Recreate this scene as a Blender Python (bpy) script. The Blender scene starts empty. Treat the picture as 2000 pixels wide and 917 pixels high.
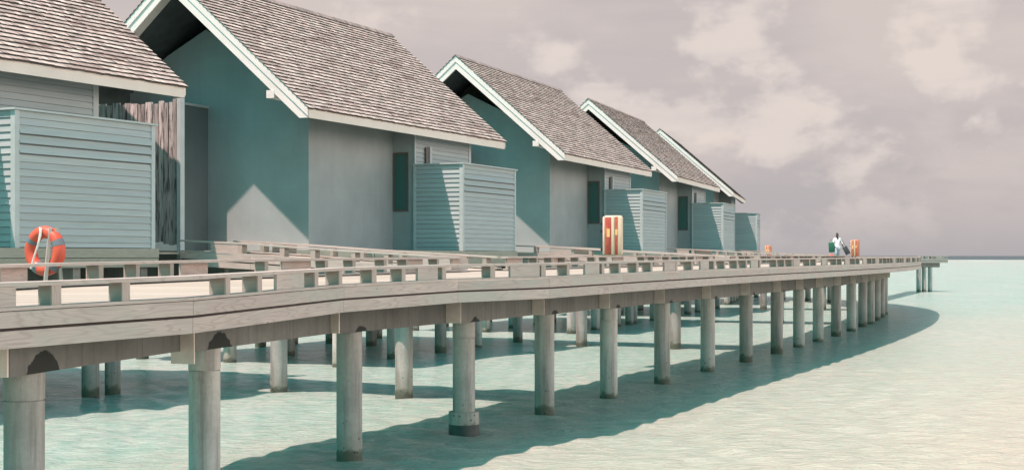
import bpy, bmesh, math, random
from mathutils import Vector, Matrix
random.seed(7)
R = math.radians
S = bpy.context.scene
C = S.collection
EYE = 3.6

# ------------------------------------------------------------------ camera
cd = bpy.data.cameras.new('camera')
cam = bpy.data.objects.new('camera', cd); C.objects.link(cam)
cam.location = (0, 0, EYE); cam.rotation_euler = (R(90), 0, 0)
cd.lens = 50.4; cd.sensor_width = 36; cd.shift_y = 0.0203
cd.clip_start = 0.1; cd.clip_end = 60000
S.camera = cam
S.view_settings.view_transform = 'Standard'; S.view_settings.look = 'None'
S.view_settings.gamma = 1; S.view_settings.use_curve_mapping = False
S.view_settings.exposure = 0.72

# ------------------------------------------------------------------ light
LD = Vector((.395, .275, -1.0)).normalized()          # direction in which sunlight travels
sun_el = math.asin(-LD.z); sun_az = math.atan2(-LD.x, -LD.y)   # azimuth from +Y towards +X
sl = bpy.data.lights.new('sun', 'SUN'); sl.energy = 5.0; sl.angle = R(0.6); sl.color = (1.0, .69, .635)
so = bpy.data.objects.new('sun', sl); C.objects.link(so)
so.rotation_euler = LD.to_track_quat('-Z', 'Y').to_euler(); so.location = (-20, -20, 60)

W = bpy.data.worlds.new('World'); S.world = W; W.use_nodes = True
nt = W.node_tree; nt.nodes.clear()
def N(nt, t, **k):
    n = nt.nodes.new(t)
    for a, b in k.items():
        if a.startswith('i_'): n.inputs[a[2:].replace('_', ' ')].default_value = b
        else: setattr(n, a, b)
    return n
def L(nt, a, b): nt.links.new(a, b)
def ramp(nt, src, stops, interp='LINEAR'):
    n = nt.nodes.new('ShaderNodeValToRGB'); cr = n.color_ramp; cr.interpolation = interp
    while len(cr.elements) < len(stops): cr.elements.new(.5)
    for e, (p, c) in zip(cr.elements, stops):
        e.position = p; e.color = (c, c, c, 1) if not hasattr(c, '__len__') else (*c, 1)
    nt.links.new(src, n.inputs['Fac']); return n.outputs['Color']
def mathn(nt, op, a, b=None, clamp=False):
    n = nt.nodes.new('ShaderNodeMath'); n.operation = op; n.use_clamp = clamp
    for i, v in enumerate((a, b)):
        if v is None: continue
        if hasattr(v, 'is_linked'): nt.links.new(v, n.inputs[i])
        else: n.inputs[i].default_value = v
    return n.outputs[0]
def mixc(nt, f, a, b, mode='MIX'):
    n = nt.nodes.new('ShaderNodeMix'); n.data_type = 'RGBA'; n.blend_type = mode
    for s, v in ((n.inputs[0], f), (n.inputs[6], a), (n.inputs[7], b)):
        if hasattr(v, 'is_linked'): nt.links.new(v, s)
        elif hasattr(v, '__len__'): s.default_value = (*v, 1)
        else: s.default_value = v
    return n.outputs[2]
def noise(nt, vec, scale, detail=4, rough=.55, dist=0, out='Fac'):
    n = nt.nodes.new('ShaderNodeTexNoise'); n.inputs['Scale'].default_value = scale
    n.inputs['Detail'].default_value = detail; n.inputs['Roughness'].default_value = rough
    n.inputs['Distortion'].default_value = dist
    if vec is not None: nt.links.new(vec, n.inputs['Vector'])
    return n.outputs[out]
def mapping(nt, vec, scale=(1, 1, 1), loc=(0, 0, 0), rot=(0, 0, 0)):
    n = nt.nodes.new('ShaderNodeMapping'); n.inputs['Scale'].default_value = scale
    n.inputs['Location'].default_value = loc; n.inputs['Rotation'].default_value = rot
    nt.links.new(vec, n.inputs['Vector']); return n.outputs[0]

tc = nt.nodes.new('ShaderNodeTexCoord').outputs['Generated']
sx = nt.nodes.new('ShaderNodeSeparateXYZ'); L(nt, tc, sx.inputs[0])
sky = N(nt, 'ShaderNodeTexSky', sky_type='NISHITA', sun_disc=False, sun_elevation=sun_el, sun_rotation=sun_az)
sky.air_density = 1.0; sky.dust_density = 1.0; sky.ozone_density = 1.0
zen = mixc(nt, 1.0, sky.outputs[0], (.18, 1.62, 1.22), 'MULTIPLY')       # teal grade put on the unseen upper sky to tint the shade
# low cloud deck, only up to some 25 degrees above the horizon
cv = mapping(nt, tc, (1.0, 1.0, 2.3), (3.1, 7.3, .35))
big = noise(nt, cv, 5.0, 8, .55, .1)
puff = noise(nt, mapping(nt, tc, (1, 1, 1.5), (1.9, 4.6, 2.1)), 11.5, 10, .54, .1)
band = noise(nt, mapping(nt, tc, (1, 1, 7.0), (5, 2, 1)), 6.0, 6, .5, .3)
grad = ramp(nt, sx.outputs[2], [(0.0, (.475, .45, .47)), (.045, (.515, .48, .495)), (.11, (.585, .535, .54)), (.2, (.62, .56, .55))])
c1 = mixc(nt, ramp(nt, big, [(.42, 0), (.62, .8)], 'EASE'), grad, (.70, .625, .595))
c2 = mixc(nt, ramp(nt, puff, [(.485, 0), (.60, .8)], 'EASE'), c1, (.83, .745, .70))
c3 = mixc(nt, ramp(nt, band, [(.50, 0), (.66, .22)], 'EASE'), c2, (.50, .465, .49))
lowfade = ramp(nt, sx.outputs[2], [(0.0, 1), (.03, .5), (.07, 0)])
c4 = mixc(nt, lowfade, c3, grad)
c5 = mixc(nt, 1.0, c4, (5.85, 5.75, 5.65), 'MULTIPLY')
# unseen cloud bank added at the right to fill shaded sides, clear sky behind
rt = mathn(nt, 'ADD', sx.outputs[0], mathn(nt, 'MULTIPLY', sx.outputs[1], -.25))
c5 = mixc(nt, ramp(nt, rt, [(.30, 0), (.85, 1)], 'EASE'), c5, mixc(nt, 1.0, c5, (5.9, 5.3, 5.1), 'MULTIPLY'))
sd = mathn(nt, 'ADD', mathn(nt, 'MULTIPLY', sx.outputs[0], .83), mathn(nt, 'MULTIPLY', sx.outputs[1], .55))
clear = ramp(nt, mathn(nt, 'ADD', sd, 1.0), [(.45, .9), (1.12, 0)], 'EASE')
fz = mathn(nt, 'MAXIMUM', clear, ramp(nt, sx.outputs[2], [(.20, 0), (.42, .92)], 'EASE'))
skyc = mixc(nt, fz, c5, zen)
bg = N(nt, 'ShaderNodeBackground'); bg.inputs['Strength'].default_value = 0.1
L(nt, skyc, bg.inputs['Color'])
wo = nt.nodes.new('ShaderNodeOutputWorld'); L(nt, bg.outputs[0], wo.inputs[0])

# ------------------------------------------------------------------ materials
def mat(name):
    m = bpy.data.materials.new(name); m.use_nodes = True
    t = m.node_tree; b = t.nodes['Principled BSDF']
    return m, t, b
def simple(name, col, rough=.6, metal=0, var=.12, scale=6, bump=0.0):
    m, t, b = mat(name)
    v = t.nodes.new('ShaderNodeTexCoord').outputs['Object']
    n = noise(t, v, scale, 5)
    lo = tuple(c*(1-var) for c in col); hi = tuple(min(1, c*(1+var)) for c in col)
    L(t, mixc(t, ramp(t, n, [(.3, 0), (.7, 1)]), lo, hi), b.inputs['Base Color'])
    b.inputs['Roughness'].default_value = rough; b.inputs['Metallic'].default_value = metal
    if bump:
        bp = t.nodes.new('ShaderNodeBump'); bp.inputs['Strength'].default_value = bump; bp.inputs['Distance'].default_value = .01
        L(t, n, bp.inputs['Height']); L(t, bp.outputs[0], b.inputs['Normal'])
    return m
def uvn(t):
    n = t.nodes.new('ShaderNodeUVMap'); n.uv_map = 'UVMap'; return n.outputs[0]
def wood(name, base, dark, rings=1.0, rough=.75, grime=None, gs=(.4, .9)):
    m, t, b = mat(name); uv = uvn(t)
    w = mapping(t, uv, (.42, 4.2, 1))
    warp = noise(t, w, 1.3, 1.2, .45, 0)
    # cathedral rings: level lines of a stretched noise
    lines = mathn(t, 'SINE', mathn(t, 'MULTIPLY', warp, 75.0))
    lines = ramp(t, lines, [(.2, 0), (.8, .5), (1.0, 1)])
    fine = noise(t, mapping(t, uv, (2.0, 90, 1)), 1.0, 4, .6)
    blot = noise(t, mapping(t, uv, (.8, 3, 1), (3, 3, 0)), 1.6, 4, .6)
    knots = t.nodes.new('ShaderNodeTexVoronoi'); knots.inputs['Scale'].default_value = 1.0
    L(t, mapping(t, uv, (1.5, 5.0, 1)), knots.inputs['Vector'])
    kn = ramp(t, knots.outputs['Distance'], [(.03, 1), (.07, 0)])
    c = mixc(t, ramp(t, blot, [(.3, 0), (.72, 1)]), base, tuple(x*.84 for x in base))
    c = mixc(t, mathn(t, 'MULTIPLY', lines, .42*rings), c, dark)
    c = mixc(t, ramp(t, fine, [(.40, 0), (.75, .6)]), c, dark)
    c = mixc(t, mathn(t, 'MULTIPLY', kn, .75), c, tuple(x*.35 for x in dark))
    at = t.nodes.new('ShaderNodeAttribute'); at.attribute_name = 'tone'
    c = mixc(t, 1.0, c, at.outputs['Color'], 'MULTIPLY')
    if grime:
        g = noise(t, mapping(t, uv, (*gs, 1), (9, 1, 0)), 1.2, 5, .6)
        c = mixc(t, ramp(t, g, [(.48, 0), (.62, .6 if gs[0] < 1 else .95)]), c, grime)
    L(t, c, b.inputs['Base Color']); b.inputs['Roughness'].default_value = rough
    bp = t.nodes.new('ShaderNodeBump'); bp.inputs['Strength'].default_value = .25; bp.inputs['Distance'].default_value = .004
    L(t, fine, bp.inputs['Height']); L(t, bp.outputs[0], b.inputs['Normal'])
    return m
M = {}
M['wood'] = wood('weathered_pine', (.50, .425, .385), (.26, .21, .19), grime=(.36, .37, .33))
M['deckwood'] = wood('deck_pine', (.46, .41, .355), (.35, .295, .24), .5)
M['oldwood'] = wood('old_plank', (.52, .50, .48), (.06, .05, .05), .6, .9, grime=(.05, .045, .042), gs=(1.1, 9))
M['white'] = wood('white_trim_paint', (.80, .73, .70), (.62, .56, .53), .25, .6)
M['cream'] = simple('cream_fascia_paint', (.62, .57, .51), .6, 0, .05, 1.2)
M['brown'] = simple('dark_brown_tone', (.05, .038, .034), .8, 0, .2, 3)
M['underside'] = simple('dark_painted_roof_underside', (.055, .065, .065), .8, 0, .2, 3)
M['pale'] = simple('sunlit_end_tone', (.66, .57, .51), .8, 0, .12, 4)  # pale tone stands for direct sun on the beam ends
M['green_wood'] = wood('weathered_shaded_boards', (.30, .31, .26), (.14, .15, .12), .8)  # weathered greenish boards, darkened so the colour carries the platform's shade
M['black'] = simple('black_plastic', (.02, .02, .022), .5)
M['frame'] = simple('brown_window_frame', (.10, .08, .07), .6)

def plaster(name, col):
    m, t, b = mat(name); v = t.nodes.new('ShaderNodeTexCoord').outputs['Object']
    big = noise(t, v, .55, 6, .6); st = noise(t, mapping(t, v, (2.2, 2.2, .18)), 1.0, 5, .6); fi = noise(t, v, 26, 4)
    c = mixc(t, ramp(t, big, [(.3, 0), (.7, 1)]), tuple(x*.86 for x in col), tuple(x*1.08 for x in col))
    c = mixc(t, ramp(t, fi, [(.45, 0), (.7, .18)]), c, tuple(x*.75 for x in col))
    c = mixc(t, ramp(t, st, [(.5, 0), (.75, .38)]), c, tuple(x*.78 for x in col))
    # board joints of the rendered panels, one every 2.4 m up and 1.9 m along
    br = t.nodes.new('ShaderNodeTexBrick'); br.offset = 0; br.inputs['Scale'].default_value = 1
    br.inputs['Brick Width'].default_value = 2.1; br.inputs['Row Height'].default_value = 2.05
    br.inputs['Mortar Size'].default_value = .006; br.inputs['Mortar Smooth'].default_value = .6
    L(t, uvn(t), br.inputs['Vector'])
    c = mixc(t, mathn(t, 'MULTIPLY', br.outputs['Fac'], .32), c, tuple(x*1.35 for x in col))
    L(t, c, b.inputs['Base Color']); b.inputs['Roughness'].default_value = .85
    bp = t.nodes.new('ShaderNodeBump'); bp.inputs['Strength'].default_value = .35; bp.inputs['Distance'].default_value = .006
    L(t, fi, bp.inputs['Height']); L(t, bp.outputs[0], b.inputs['Normal'])
    return m
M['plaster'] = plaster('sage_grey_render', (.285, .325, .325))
M['shadewall'] = plaster('shaded_sage_render', (.10, .14, .145))  # darker copy of the wall colour, shade painted in for the unlit wing
def siding_mat():
    m, t, b = mat('painted_lap_siding'); uv = uvn(t)
    n1 = noise(t, mapping(t, uv, (.7, 9, 1)), 1.4, 5, .6); n2 = noise(t, mapping(t, uv, (.25, .8, 1), (4, 4, 0)), 1.0, 4)
    c = mixc(t, ramp(t, n1, [(.3, 0), (.75, 1)]), (.35, .40, .395), (.275, .335, .335))
    c = mixc(t, ramp(t, n2, [(.45, 0), (.7, .4)]), c, (.29, .345, .39))
    at = t.nodes.new('ShaderNodeAttribute'); at.attribute_name = 'tone'
    c = mixc(t, 1.0, c, at.outputs['Color'], 'MULTIPLY')
    L(t, c, b.inputs['Base Color']); b.inputs['Roughness'].default_value = .7
    return m
M['siding'] = siding_mat()
M['trim'] = simple('pale_teal_trim', (.37, .42, .42), .65, 0, .1, 2)
def shingle_mat():
    m, t, b = mat('weathered_cedar_shingles'); uv = uvn(t)
    at = t.nodes.new('ShaderNodeAttribute'); at.attribute_name = 'tone'
    f = noise(t, mapping(t, uv, (60, 3, 1)), 1.0, 3, .6); g = noise(t, mapping(t, uv, (.45, 1.8, 1)), 1.1, 6, .7)
    c = mixc(t, ramp(t, f, [(.45, 0), (.8, .45)]), at.outputs['Color'], (.15, .11, .10))
    c = mixc(t, ramp(t, g, [(.50, 0), (.64, .7)]), c, (.13, .088, .078))
    L(t, c, b.inputs['Base Color']); b.inputs['Roughness'].default_value = .85
    return m
M['shingle'] = shingle_mat()
def glass_mat():
    m, t, b = mat('green_window_glass')
    b.inputs['Base Color'].default_value = (.03, .11, .10, 1); b.inputs['Roughness'].default_value = .12
    b.inputs['Specular IOR Level'].default_value = .5
    return m
M['glass'] = glass_mat()
def concrete(name, col, streak=.5, water=True, beam=False):
    m, t, b = mat(name); g = t.nodes.new('ShaderNodeNewGeometry').outputs['Position']
    uv = uvn(t)
    obi = t.nodes.new('ShaderNodeObjectInfo').outputs['Random']
    big = noise(t, g, 1.1, 6, .6); fi = noise(t, g, 14, 6, .6)
    st = noise(t, mapping(t, uv, (4.5, .35, 1)), 1.0, 5, .65)
    c = mixc(t, ramp(t, big, [(.3, 0), (.7, 1)]), tuple(x*.8 for x in col), tuple(x*1.12 for x in col))
    c = mixc(t, ramp(t, fi, [(.4, 0), (.75, .35)]), c, tuple(x*.6 for x in col))
    c = mixc(t, mathn(t, 'MULTIPLY', ramp(t, st, [(.47, 0), (.66, 1)]), streak), c, (.07, .065, .06))
    c = mixc(t, 1.0, c, ramp(t, obi, [(0, .72), (1, 1.12)]), 'MULTIPLY')
    s3 = t.nodes.new('ShaderNodeSeparateXYZ'); L(t, g, s3.inputs[0])
    if water:
        z = mathn(t, 'ADD', s3.outputs[2], mathn(t, 'MULTIPLY', mathn(t, 'SUBTRACT', noise(t, g, 5, 4), .5), .4))
        z = mathn(t, 'ADD', z, mathn(t, 'MULTIPLY', mathn(t, 'SUBTRACT', obi, .35), .14))
        c = mixc(t, ramp(t, z, [(.10, .95), (.17, .75), (.24, 0)]), c, (.018, .028, .026))
        c = mixc(t, ramp(t, z, [(.2, .45), (.75, 0)]), c, (.14, .15, .10))
        vo = t.nodes.new('ShaderNodeTexVoronoi'); vo.inputs['Scale'].default_value = 8.5; L(t, g, vo.inputs['Vector'])
        d = mathn(t, 'MULTIPLY', ramp(t, vo.outputs['Distance'], [(.14, 1), (.19, 0)]), ramp(t, s3.outputs[2], [(.3, 1), (.95, 0)]))
        rnd = mathn(t, 'GREATER_THAN', noise(t, g, 3.3, 2), .5)
        c = mixc(t, mathn(t, 'MULTIPLY', d, rnd), c, (.02, .02, .02))
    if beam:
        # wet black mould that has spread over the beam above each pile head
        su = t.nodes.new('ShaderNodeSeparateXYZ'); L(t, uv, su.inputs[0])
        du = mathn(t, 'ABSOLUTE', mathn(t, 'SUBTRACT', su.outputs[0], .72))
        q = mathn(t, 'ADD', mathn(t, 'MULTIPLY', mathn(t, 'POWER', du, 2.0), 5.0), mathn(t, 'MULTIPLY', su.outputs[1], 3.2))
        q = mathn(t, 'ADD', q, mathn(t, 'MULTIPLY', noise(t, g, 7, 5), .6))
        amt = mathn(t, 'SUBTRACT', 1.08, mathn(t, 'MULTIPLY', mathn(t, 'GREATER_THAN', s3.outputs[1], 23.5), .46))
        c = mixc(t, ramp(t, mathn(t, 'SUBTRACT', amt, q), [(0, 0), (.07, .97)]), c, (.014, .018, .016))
        # casting joints
        fr = mathn(t, 'FRACT', mathn(t, 'MULTIPLY', su.outputs[0], .62))
        c = mixc(t, mathn(t, 'MULTIPLY', mathn(t, 'LESS_THAN', fr, .012), .6), c, (.07, .07, .06))
    L(t, c, b.inputs['Base Color']); b.inputs['Roughness'].default_value = .85
    bp = t.nodes.new('ShaderNodeBump'); bp.inputs['Strength'].default_value = .4; bp.inputs['Distance'].default_value = .01
    L(t, fi, bp.inputs['Height']); L(t, bp.outputs[0], b.inputs['Normal'])
    return m
M['pile'] = concrete('pile_concrete', (.46, .45, .42), .5)
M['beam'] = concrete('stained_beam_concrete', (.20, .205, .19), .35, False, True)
M['darkwet'] = simple('wet_algae_concrete', (.03, .045, .04), .5, 0, .3, 8, .4)

def sea_mat():
    m, t, b = mat('lagoon_water'); g = t.nodes.new('ShaderNodeNewGeometry').outputs['Position']
    s3 = t.nodes.new('ShaderNodeSeparateXYZ'); L(t, g, s3.inputs[0])
    X, Y = s3.outputs[0], s3.outputs[1]
    pt = noise(t, mapping(t, g, (.16, .07, 1)), 1.0, 6, .6)
    fine = noise(t, mapping(t, g, (1.7, 2.0, 1)), 1.0, 6, .68, .5)
    lag = mixc(t, ramp(t, pt, [(.35, 0), (.65, 1)]), (.29, .395, .35), (.365, .43, .388))
    lag = mixc(t, ramp(t, fine, [(.44, 0), (.60, .75)]), lag, (.21, .345, .30))  # darker mottling paints the shading of the ripples into the colour
    # pale sand close under the surface towards the beach at the lower right
    dsh = mathn(t, 'ADD', mathn(t, 'MULTIPLY', X, -1.0), mathn(t, 'MULTIPLY', Y, .55))
    dsh = mathn(t, 'ADD', dsh, mathn(t, 'MULTIPLY', noise(t, mapping(t, g, (.35, .2, 1)), 1.0, 4), 6.0))
    lag = mixc(t, ramp(t, mathn(t, 'MULTIPLY', dsh, .04), [(.26, 1), (.45, .7), (1.0, 0)]), lag, (.42, .39, .32))
    far = ramp(t, mathn(t, 'MULTIPLY', Y, .0005), [(.05, 0), (.4, 1)])
    lag = mixc(t, far, lag, (.33, .385, .345))
    yy = mathn(t, 'ADD', Y, mathn(t, 'MULTIPLY', noise(t, mapping(t, g, (.004, .002, 1)), 1, 3), 250))
    deep = ramp(t, mathn(t, 'MULTIPLY', yy, .0004), [(.54, 0), (.58, 1)])
    lag = mixc(t, deep, lag, (.085, .105, .115))
    L(t, mathn(t, 'MULTIPLY', mathn(t, 'SUBTRACT', 1.0, deep), .12), b.inputs['Specular IOR Level'])
    # surf where the swell breaks on the reef edge
    sf = mathn(t, 'MULTIPLY', ramp(t, mathn(t, 'MULTIPLY', yy, .0004), [(.42, 0), (.47, 1), (.53, 1), (.55, 0)]),
               ramp(t, noise(t, mapping(t, g, (.02, .004, 1)), 1, 3), [(.52, 0), (.58, 1)]))
    lag = mixc(t, sf, lag, (.60, .60, .60))
    # pale flecks: water highlights and caustic light painted into the colour
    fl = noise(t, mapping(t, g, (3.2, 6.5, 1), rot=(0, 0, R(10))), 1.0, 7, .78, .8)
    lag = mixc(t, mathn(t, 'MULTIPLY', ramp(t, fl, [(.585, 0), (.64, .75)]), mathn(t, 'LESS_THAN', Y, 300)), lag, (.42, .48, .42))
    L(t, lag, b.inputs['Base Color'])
    b.inputs['Roughness'].default_value = .18
    b.inputs['IOR'].default_value = 1.33
    b.subsurface_method = 'BURLEY'
    b.inputs['Subsurface Weight'].default_value = .2
    b.inputs['Subsurface Radius'].default_value = (.08, .7, .5); b.inputs['Subsurface Scale'].default_value = 1.0
    # wavelets
    w1 = noise(t, mapping(t, g, (.9, 2.2, 1), rot=(0, 0, R(12))), 1.0, 5, .62, .6)
    w2 = noise(t, mapping(t, g, (4.5, 9, 1), rot=(0, 0, R(-18))), 1.0, 4, .6, .4)
    h = mathn(t, 'ADD', mathn(t, 'MULTIPLY', w1, .30), mathn(t, 'MULTIPLY', w2, .14))
    bp = t.nodes.new('ShaderNodeBump'); bp.inputs['Strength'].default_value = .8; bp.inputs['Distance'].default_value = 1.0
    L(t, h, bp.inputs['Height']); L(t, bp.outputs[0], b.inputs['Normal'])
    return m
M['sea'] = sea_mat()

# ------------------------------------------------------------------ mesh helpers
class MB:
    def __init__(s): s.v = []; s.f = []; s.uv = []; s.tone = []
    def face(s, pts, uvs, tone=(1, 1, 1)):
        i = len(s.v); s.v += [tuple(p) for p in pts]; s.f.append(tuple(range(i, i+len(pts))))
        s.uv.append(uvs); s.tone.append(tone)
    def obox(s, o, ex, ey, ez, tone=None, jit=.06):
        """box from corner o with edge vectors; the grain runs along the longest edge"""
        o = Vector(o); E = [Vector(ex), Vector(ey), Vector(ez)]
        if E[0].cross(E[1]).dot(E[2]) < 0: o = o + E[0]; E[0] = -E[0]
        le = max(range(3), key=lambda i: E[i].length)
        du, dv = random.uniform(0, 50), random.uniform(0, 50)
        if tone is None:
            k = random.uniform(1-jit, 1+jit); tone = (k, k, k)
        for a in range(3):
            b, c = (a+1) % 3, (a+2) % 3
            for side in (0, 1):
                p = o + (E[a] if side else Vector())
                q = [p, p+E[b], p+E[b]+E[c], p+E[c]]
                lb, lc = E[b].length, E[c].length
                u = [(0, 0), (lb, 0), (lb, lc), (0, lc)]
                if c == le or (a == le and lc > lb): u = [(y, x) for x, y in u]
                u = [(x+du, y+dv) for x, y in u]
                if not side: q = q[::-1]; u = u[::-1]
                s.face(q, u, tone)
    def box(s, x0, x1, y0, y1, z0, z1, **k):
        s.obox((x0, y0, z0), (x1-x0, 0, 0), (0, y1-y0, 0), (0, 0, z1-z0), **k)
    def prism(s, poly, ax, tone=(1, 1, 1)):
        """extrude the planar polygon (3-D points) by ax"""
        poly = [Vector(p) for p in poly]; ax = Vector(ax)
        nrm = sum((poly[i].cross(poly[(i+1) % len(poly)]) for i in range(len(poly))), Vector())
        if nrm.dot(ax) > 0: poly = poly[::-1]
        e = (poly[1]-poly[0]).normalized(); n2 = nrm.normalized().cross(e)
        uvf = lambda p: ((p-poly[0]).dot(e), (p-poly[0]).dot(n2))
        s.face(poly, [uvf(p) for p in poly], tone)
        s.face([p+ax for p in poly][::-1], [uvf(p) for p in poly][::-1], tone)
        l = ax.length; n = len(poly); acc = 0
        for i in range(n):
            a, b = poly[i], poly[(i+1) % n]; d = (b-a).length
            s.face([b, a, a+ax, b+ax], [(0, acc+d), (0, acc), (l, acc), (l, acc+d)], tone); acc += d
    def tube(s, cx, cy, z0, z1, r, n=24, r1=None, cap=True, tone=(1, 1, 1)):
        r1 = r if r1 is None else r1; du = random.uniform(0, 20)
        for i in range(n):
            a, b = 2*math.pi*i/n, 2*math.pi*(i+1)/n
            p = [(cx+r*math.cos(a), cy+r*math.sin(a), z0), (cx+r*math.cos(b), cy+r*math.sin(b), z0),
                 (cx+r1*math.cos(b), cy+r1*math.sin(b), z1), (cx+r1*math.cos(a), cy+r1*math.sin(a), z1)]
            s.face(p, [(du+a*r, z0), (du+b*r, z0), (du+b*r, z1), (du+a*r, z1)], tone)
        if cap:
            for z, rr, sg in ((z0, r, -1), (z1, r1, 1)):
                p = [(cx+rr*math.cos(2*math.pi*i/n), cy+rr*math.sin(2*math.pi*i/n), z) for i in range(n)][::sg]
                s.face(p, [(q[0], q[1]) for q in p], tone)
    def bar(s, a, b, w, h, up=(0, 0, 1), **k):
        a, b = Vector(a), Vector(b); d = b-a; x = d.cross(Vector(up)).normalized(); z = x.cross(d).normalized()
        s.obox(a-x*w/2-z*h/2, d, x*w, z*h, **k)
    def rod(s, pts, r, n=8, tone=(1, 1, 1)):
        pts = [Vector(p) for p in pts]; rings = []
        for i, p in enumerate(pts):
            d = (pts[min(i+1, len(pts)-1)]-pts[max(i-1, 0)]).normalized()
            x = d.cross(Vector((0, 0, 1)) if abs(d.z) < .9 else Vector((1, 0, 0))).normalized(); y = d.cross(x)
            rings.append([p+x*r*math.cos(2*math.pi*k/n)+y*r*math.sin(2*math.pi*k/n) for k in range(n)])
        for i in range(len(rings)-1):
            for k in range(n):
                q = [rings[i][k], rings[i][(k+1) % n], rings[i+1][(k+1) % n], rings[i+1][k]]
                s.face(q, [(i*.1, k*.01)]*4, tone)
        s.face(rings[0][::-1], [(0, 0)]*n, tone); s.face(rings[-1], [(0, 0)]*n, tone)
    def mesh(s, name, m, smooth=False):
        me = bpy.data.meshes.new(name); me.from_pydata(s.v, [], s.f)
        me.uv_layers.new(name='UVMap')
        me.color_attributes.new(name='tone', type='FLOAT_COLOR', domain='CORNER')
        ub = []; cb = []
        for us, tn in zip(s.uv, s.tone):
            for u in us: ub += [u[0], u[1]]; cb += [*tn, 1.0]
        me.uv_layers['UVMap'].data.foreach_set('uv', ub); me.color_attributes['tone'].data.foreach_set('color', cb)
        me.materials.append(m if not isinstance(m, str) else M[m])
        if smooth:
            bm = bmesh.new(); bm.from_mesh(me); bmesh.ops.remove_doubles(bm, verts=bm.verts, dist=1e-5); bm.to_mesh(me); bm.free()
            for p in me.polygons: p.use_smooth = True
            try: me.set_sharp_from_angle(angle=R(45))
            except Exception: pass
        me.update(); return me
    def build(s, name, m, parent=None, smooth=False):
        return link(name, s.mesh(name, m, smooth), parent)
def link(name, me, parent=None, matrix=None):
    o = bpy.data.objects.new(name, me); C.objects.link(o)
    if parent: o.parent = parent
    if matrix is not None: o.matrix_local = matrix
    return o
def tag(o, label=None, cat=None, group=None, kind=None):
    if label: o['label'] = label
    if cat: o['category'] = cat
    if group: o['group'] = group
    if kind: o['kind'] = kind
    return o
def empty(name, loc=(0, 0, 0), rz=0):
    o = bpy.data.objects.new(name, None); C.objects.link(o); o.location = loc; o.rotation_euler = (0, 0, rz)
    o.empty_display_size = .3; return o
def copy_tree(o, parent=None):
    kids = [c for c in bpy.data.objects if c.parent == o]
    c = o.copy(); C.objects.link(c); c.parent = parent
    for k in kids: copy_tree(k, c)
    return c

# ------------------------------------------------------------------ sea
import numpy as np
def build_sea():
    rng = np.random.default_rng(3)
    ys = [7.0]
    while ys[-1] < 46000: ys.append(ys[-1]*(1.0055 if ys[-1] < 160 else 1.02 if ys[-1] < 900 else 1.12))
    ys = np.array(ys); nx = 760; tx = np.linspace(-1, 1, nx); half = np.maximum(ys*.62, 9.0)
    Xg = tx[None, :]*half[:, None]; Yg = np.repeat(ys[:, None], nx, 1)
    cell = np.repeat(np.gradient(ys)[:, None], nx, 1)
    Z = np.zeros_like(Xg)
    for lam in np.geomspace(.42, 5.0, 34):
        th = rng.normal(math.pi/2-.35, .65); k = 2*math.pi/lam
        amp = .0075*lam**.9 if lam < 1.3 else .0050*1.3/lam
        fade = np.clip((lam/cell-3)/3, 0, 1)
        wob = rng.uniform(0, 6)+.6*np.sin(Xg*.31+rng.uniform(0, 6))+.6*np.sin(Yg*.23+rng.uniform(0, 6))
        Z += amp*fade*np.sin(k*(Xg*math.cos(th)+Yg*math.sin(th))+wob)
    V = np.stack([Xg, Yg, Z], -1).reshape(-1, 3); ny = len(ys)
    idx = np.arange(ny*nx).reshape(ny, nx)
    F = np.stack([idx[:-1, :-1], idx[:-1, 1:], idx[1:, 1:], idx[1:, :-1]], -1).reshape(-1, 4)
    nv = len(V)
    V = np.vstack([V, [(-40000, -400, -.25), (40000, -400, -.25), (40000, 46000, -.25), (-40000, 46000, -.25)]])
    F = np.vstack([F, [(nv, nv+1, nv+2, nv+3)]])
    me = bpy.data.meshes.new('sea'); me.vertices.add(len(V)); me.vertices.foreach_set('co', V.astype(np.float32).ravel())
    me.loops.add(F.size); me.loops.foreach_set('vertex_index', F.astype(np.int32).ravel())
    me.polygons.add(len(F)); me.polygons.foreach_set('loop_start', np.arange(0, F.size, 4, dtype=np.int32))
    me.polygons.foreach_set('use_smooth', np.ones(len(F), bool))
    me.update(calc_edges=True); me.materials.append(M['sea'])
    tag(link('sea', me), kind='structure')
build_sea()

# ------------------------------------------------------------------ the jetty
PX = [(-5.58, 16.4), (-4.44, 20.7), (-2.86, 25.2), (-.97, 28.9), (.74, 32.7), (2.47, 36.6), (4.24, 40.5), (6.09, 44.6), (7.95, 48.7),
      (9.77, 52.9), (11.29, 56.44), (12.84, 60.13), (14.52, 64.23), (16.24, 68.59), (17.77, 72.63), (19.03, 76.13),
      (20.29, 79.8), (21.6, 83.9), (22.95, 88.4), (24.0, 92.7), (24.7, 97.1), (25.0, 101.6), (24.95, 106), (24.5, 110.4),
      (23.7, 114.8), (22.5, 119.1), (21.0, 123.3), (19.1, 127.4)]
def zr(y): return EYE - .062 - .198*math.exp(-(max(y, 10)-16)/13.0)       # top of the front kerb rail
def front_off(y): return 1.85 + .3*min(1, max(0, (y-42)/34))
def normals(P):
    out = []
    for i in range(len(P)):
        ns = []
        for a, b in ((i-1, i), (i, i+1)):
            if a < 0 or b >= len(P): continue
            d = Vector((P[b][0]-P[a][0], P[b][1]-P[a][1])).normalized(); ns.append(Vector((d.y, -d.x)))
        n = (ns[0]+ns[-1]).normalized(); out.append(n/max(.5, n.dot(ns[0])))
    return out
NP = normals(PX)
front = [(-7.9, 10.9), (-3.89, 17.3), (-2.66, 22.3)]
front += [(p[0]+n.x*front_off(p[1]), p[1]+n.y*front_off(p[1])) for p, n in zip(PX[3:], NP[3:])]
front.insert(3, (-1.02, 26.0)) 
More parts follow.
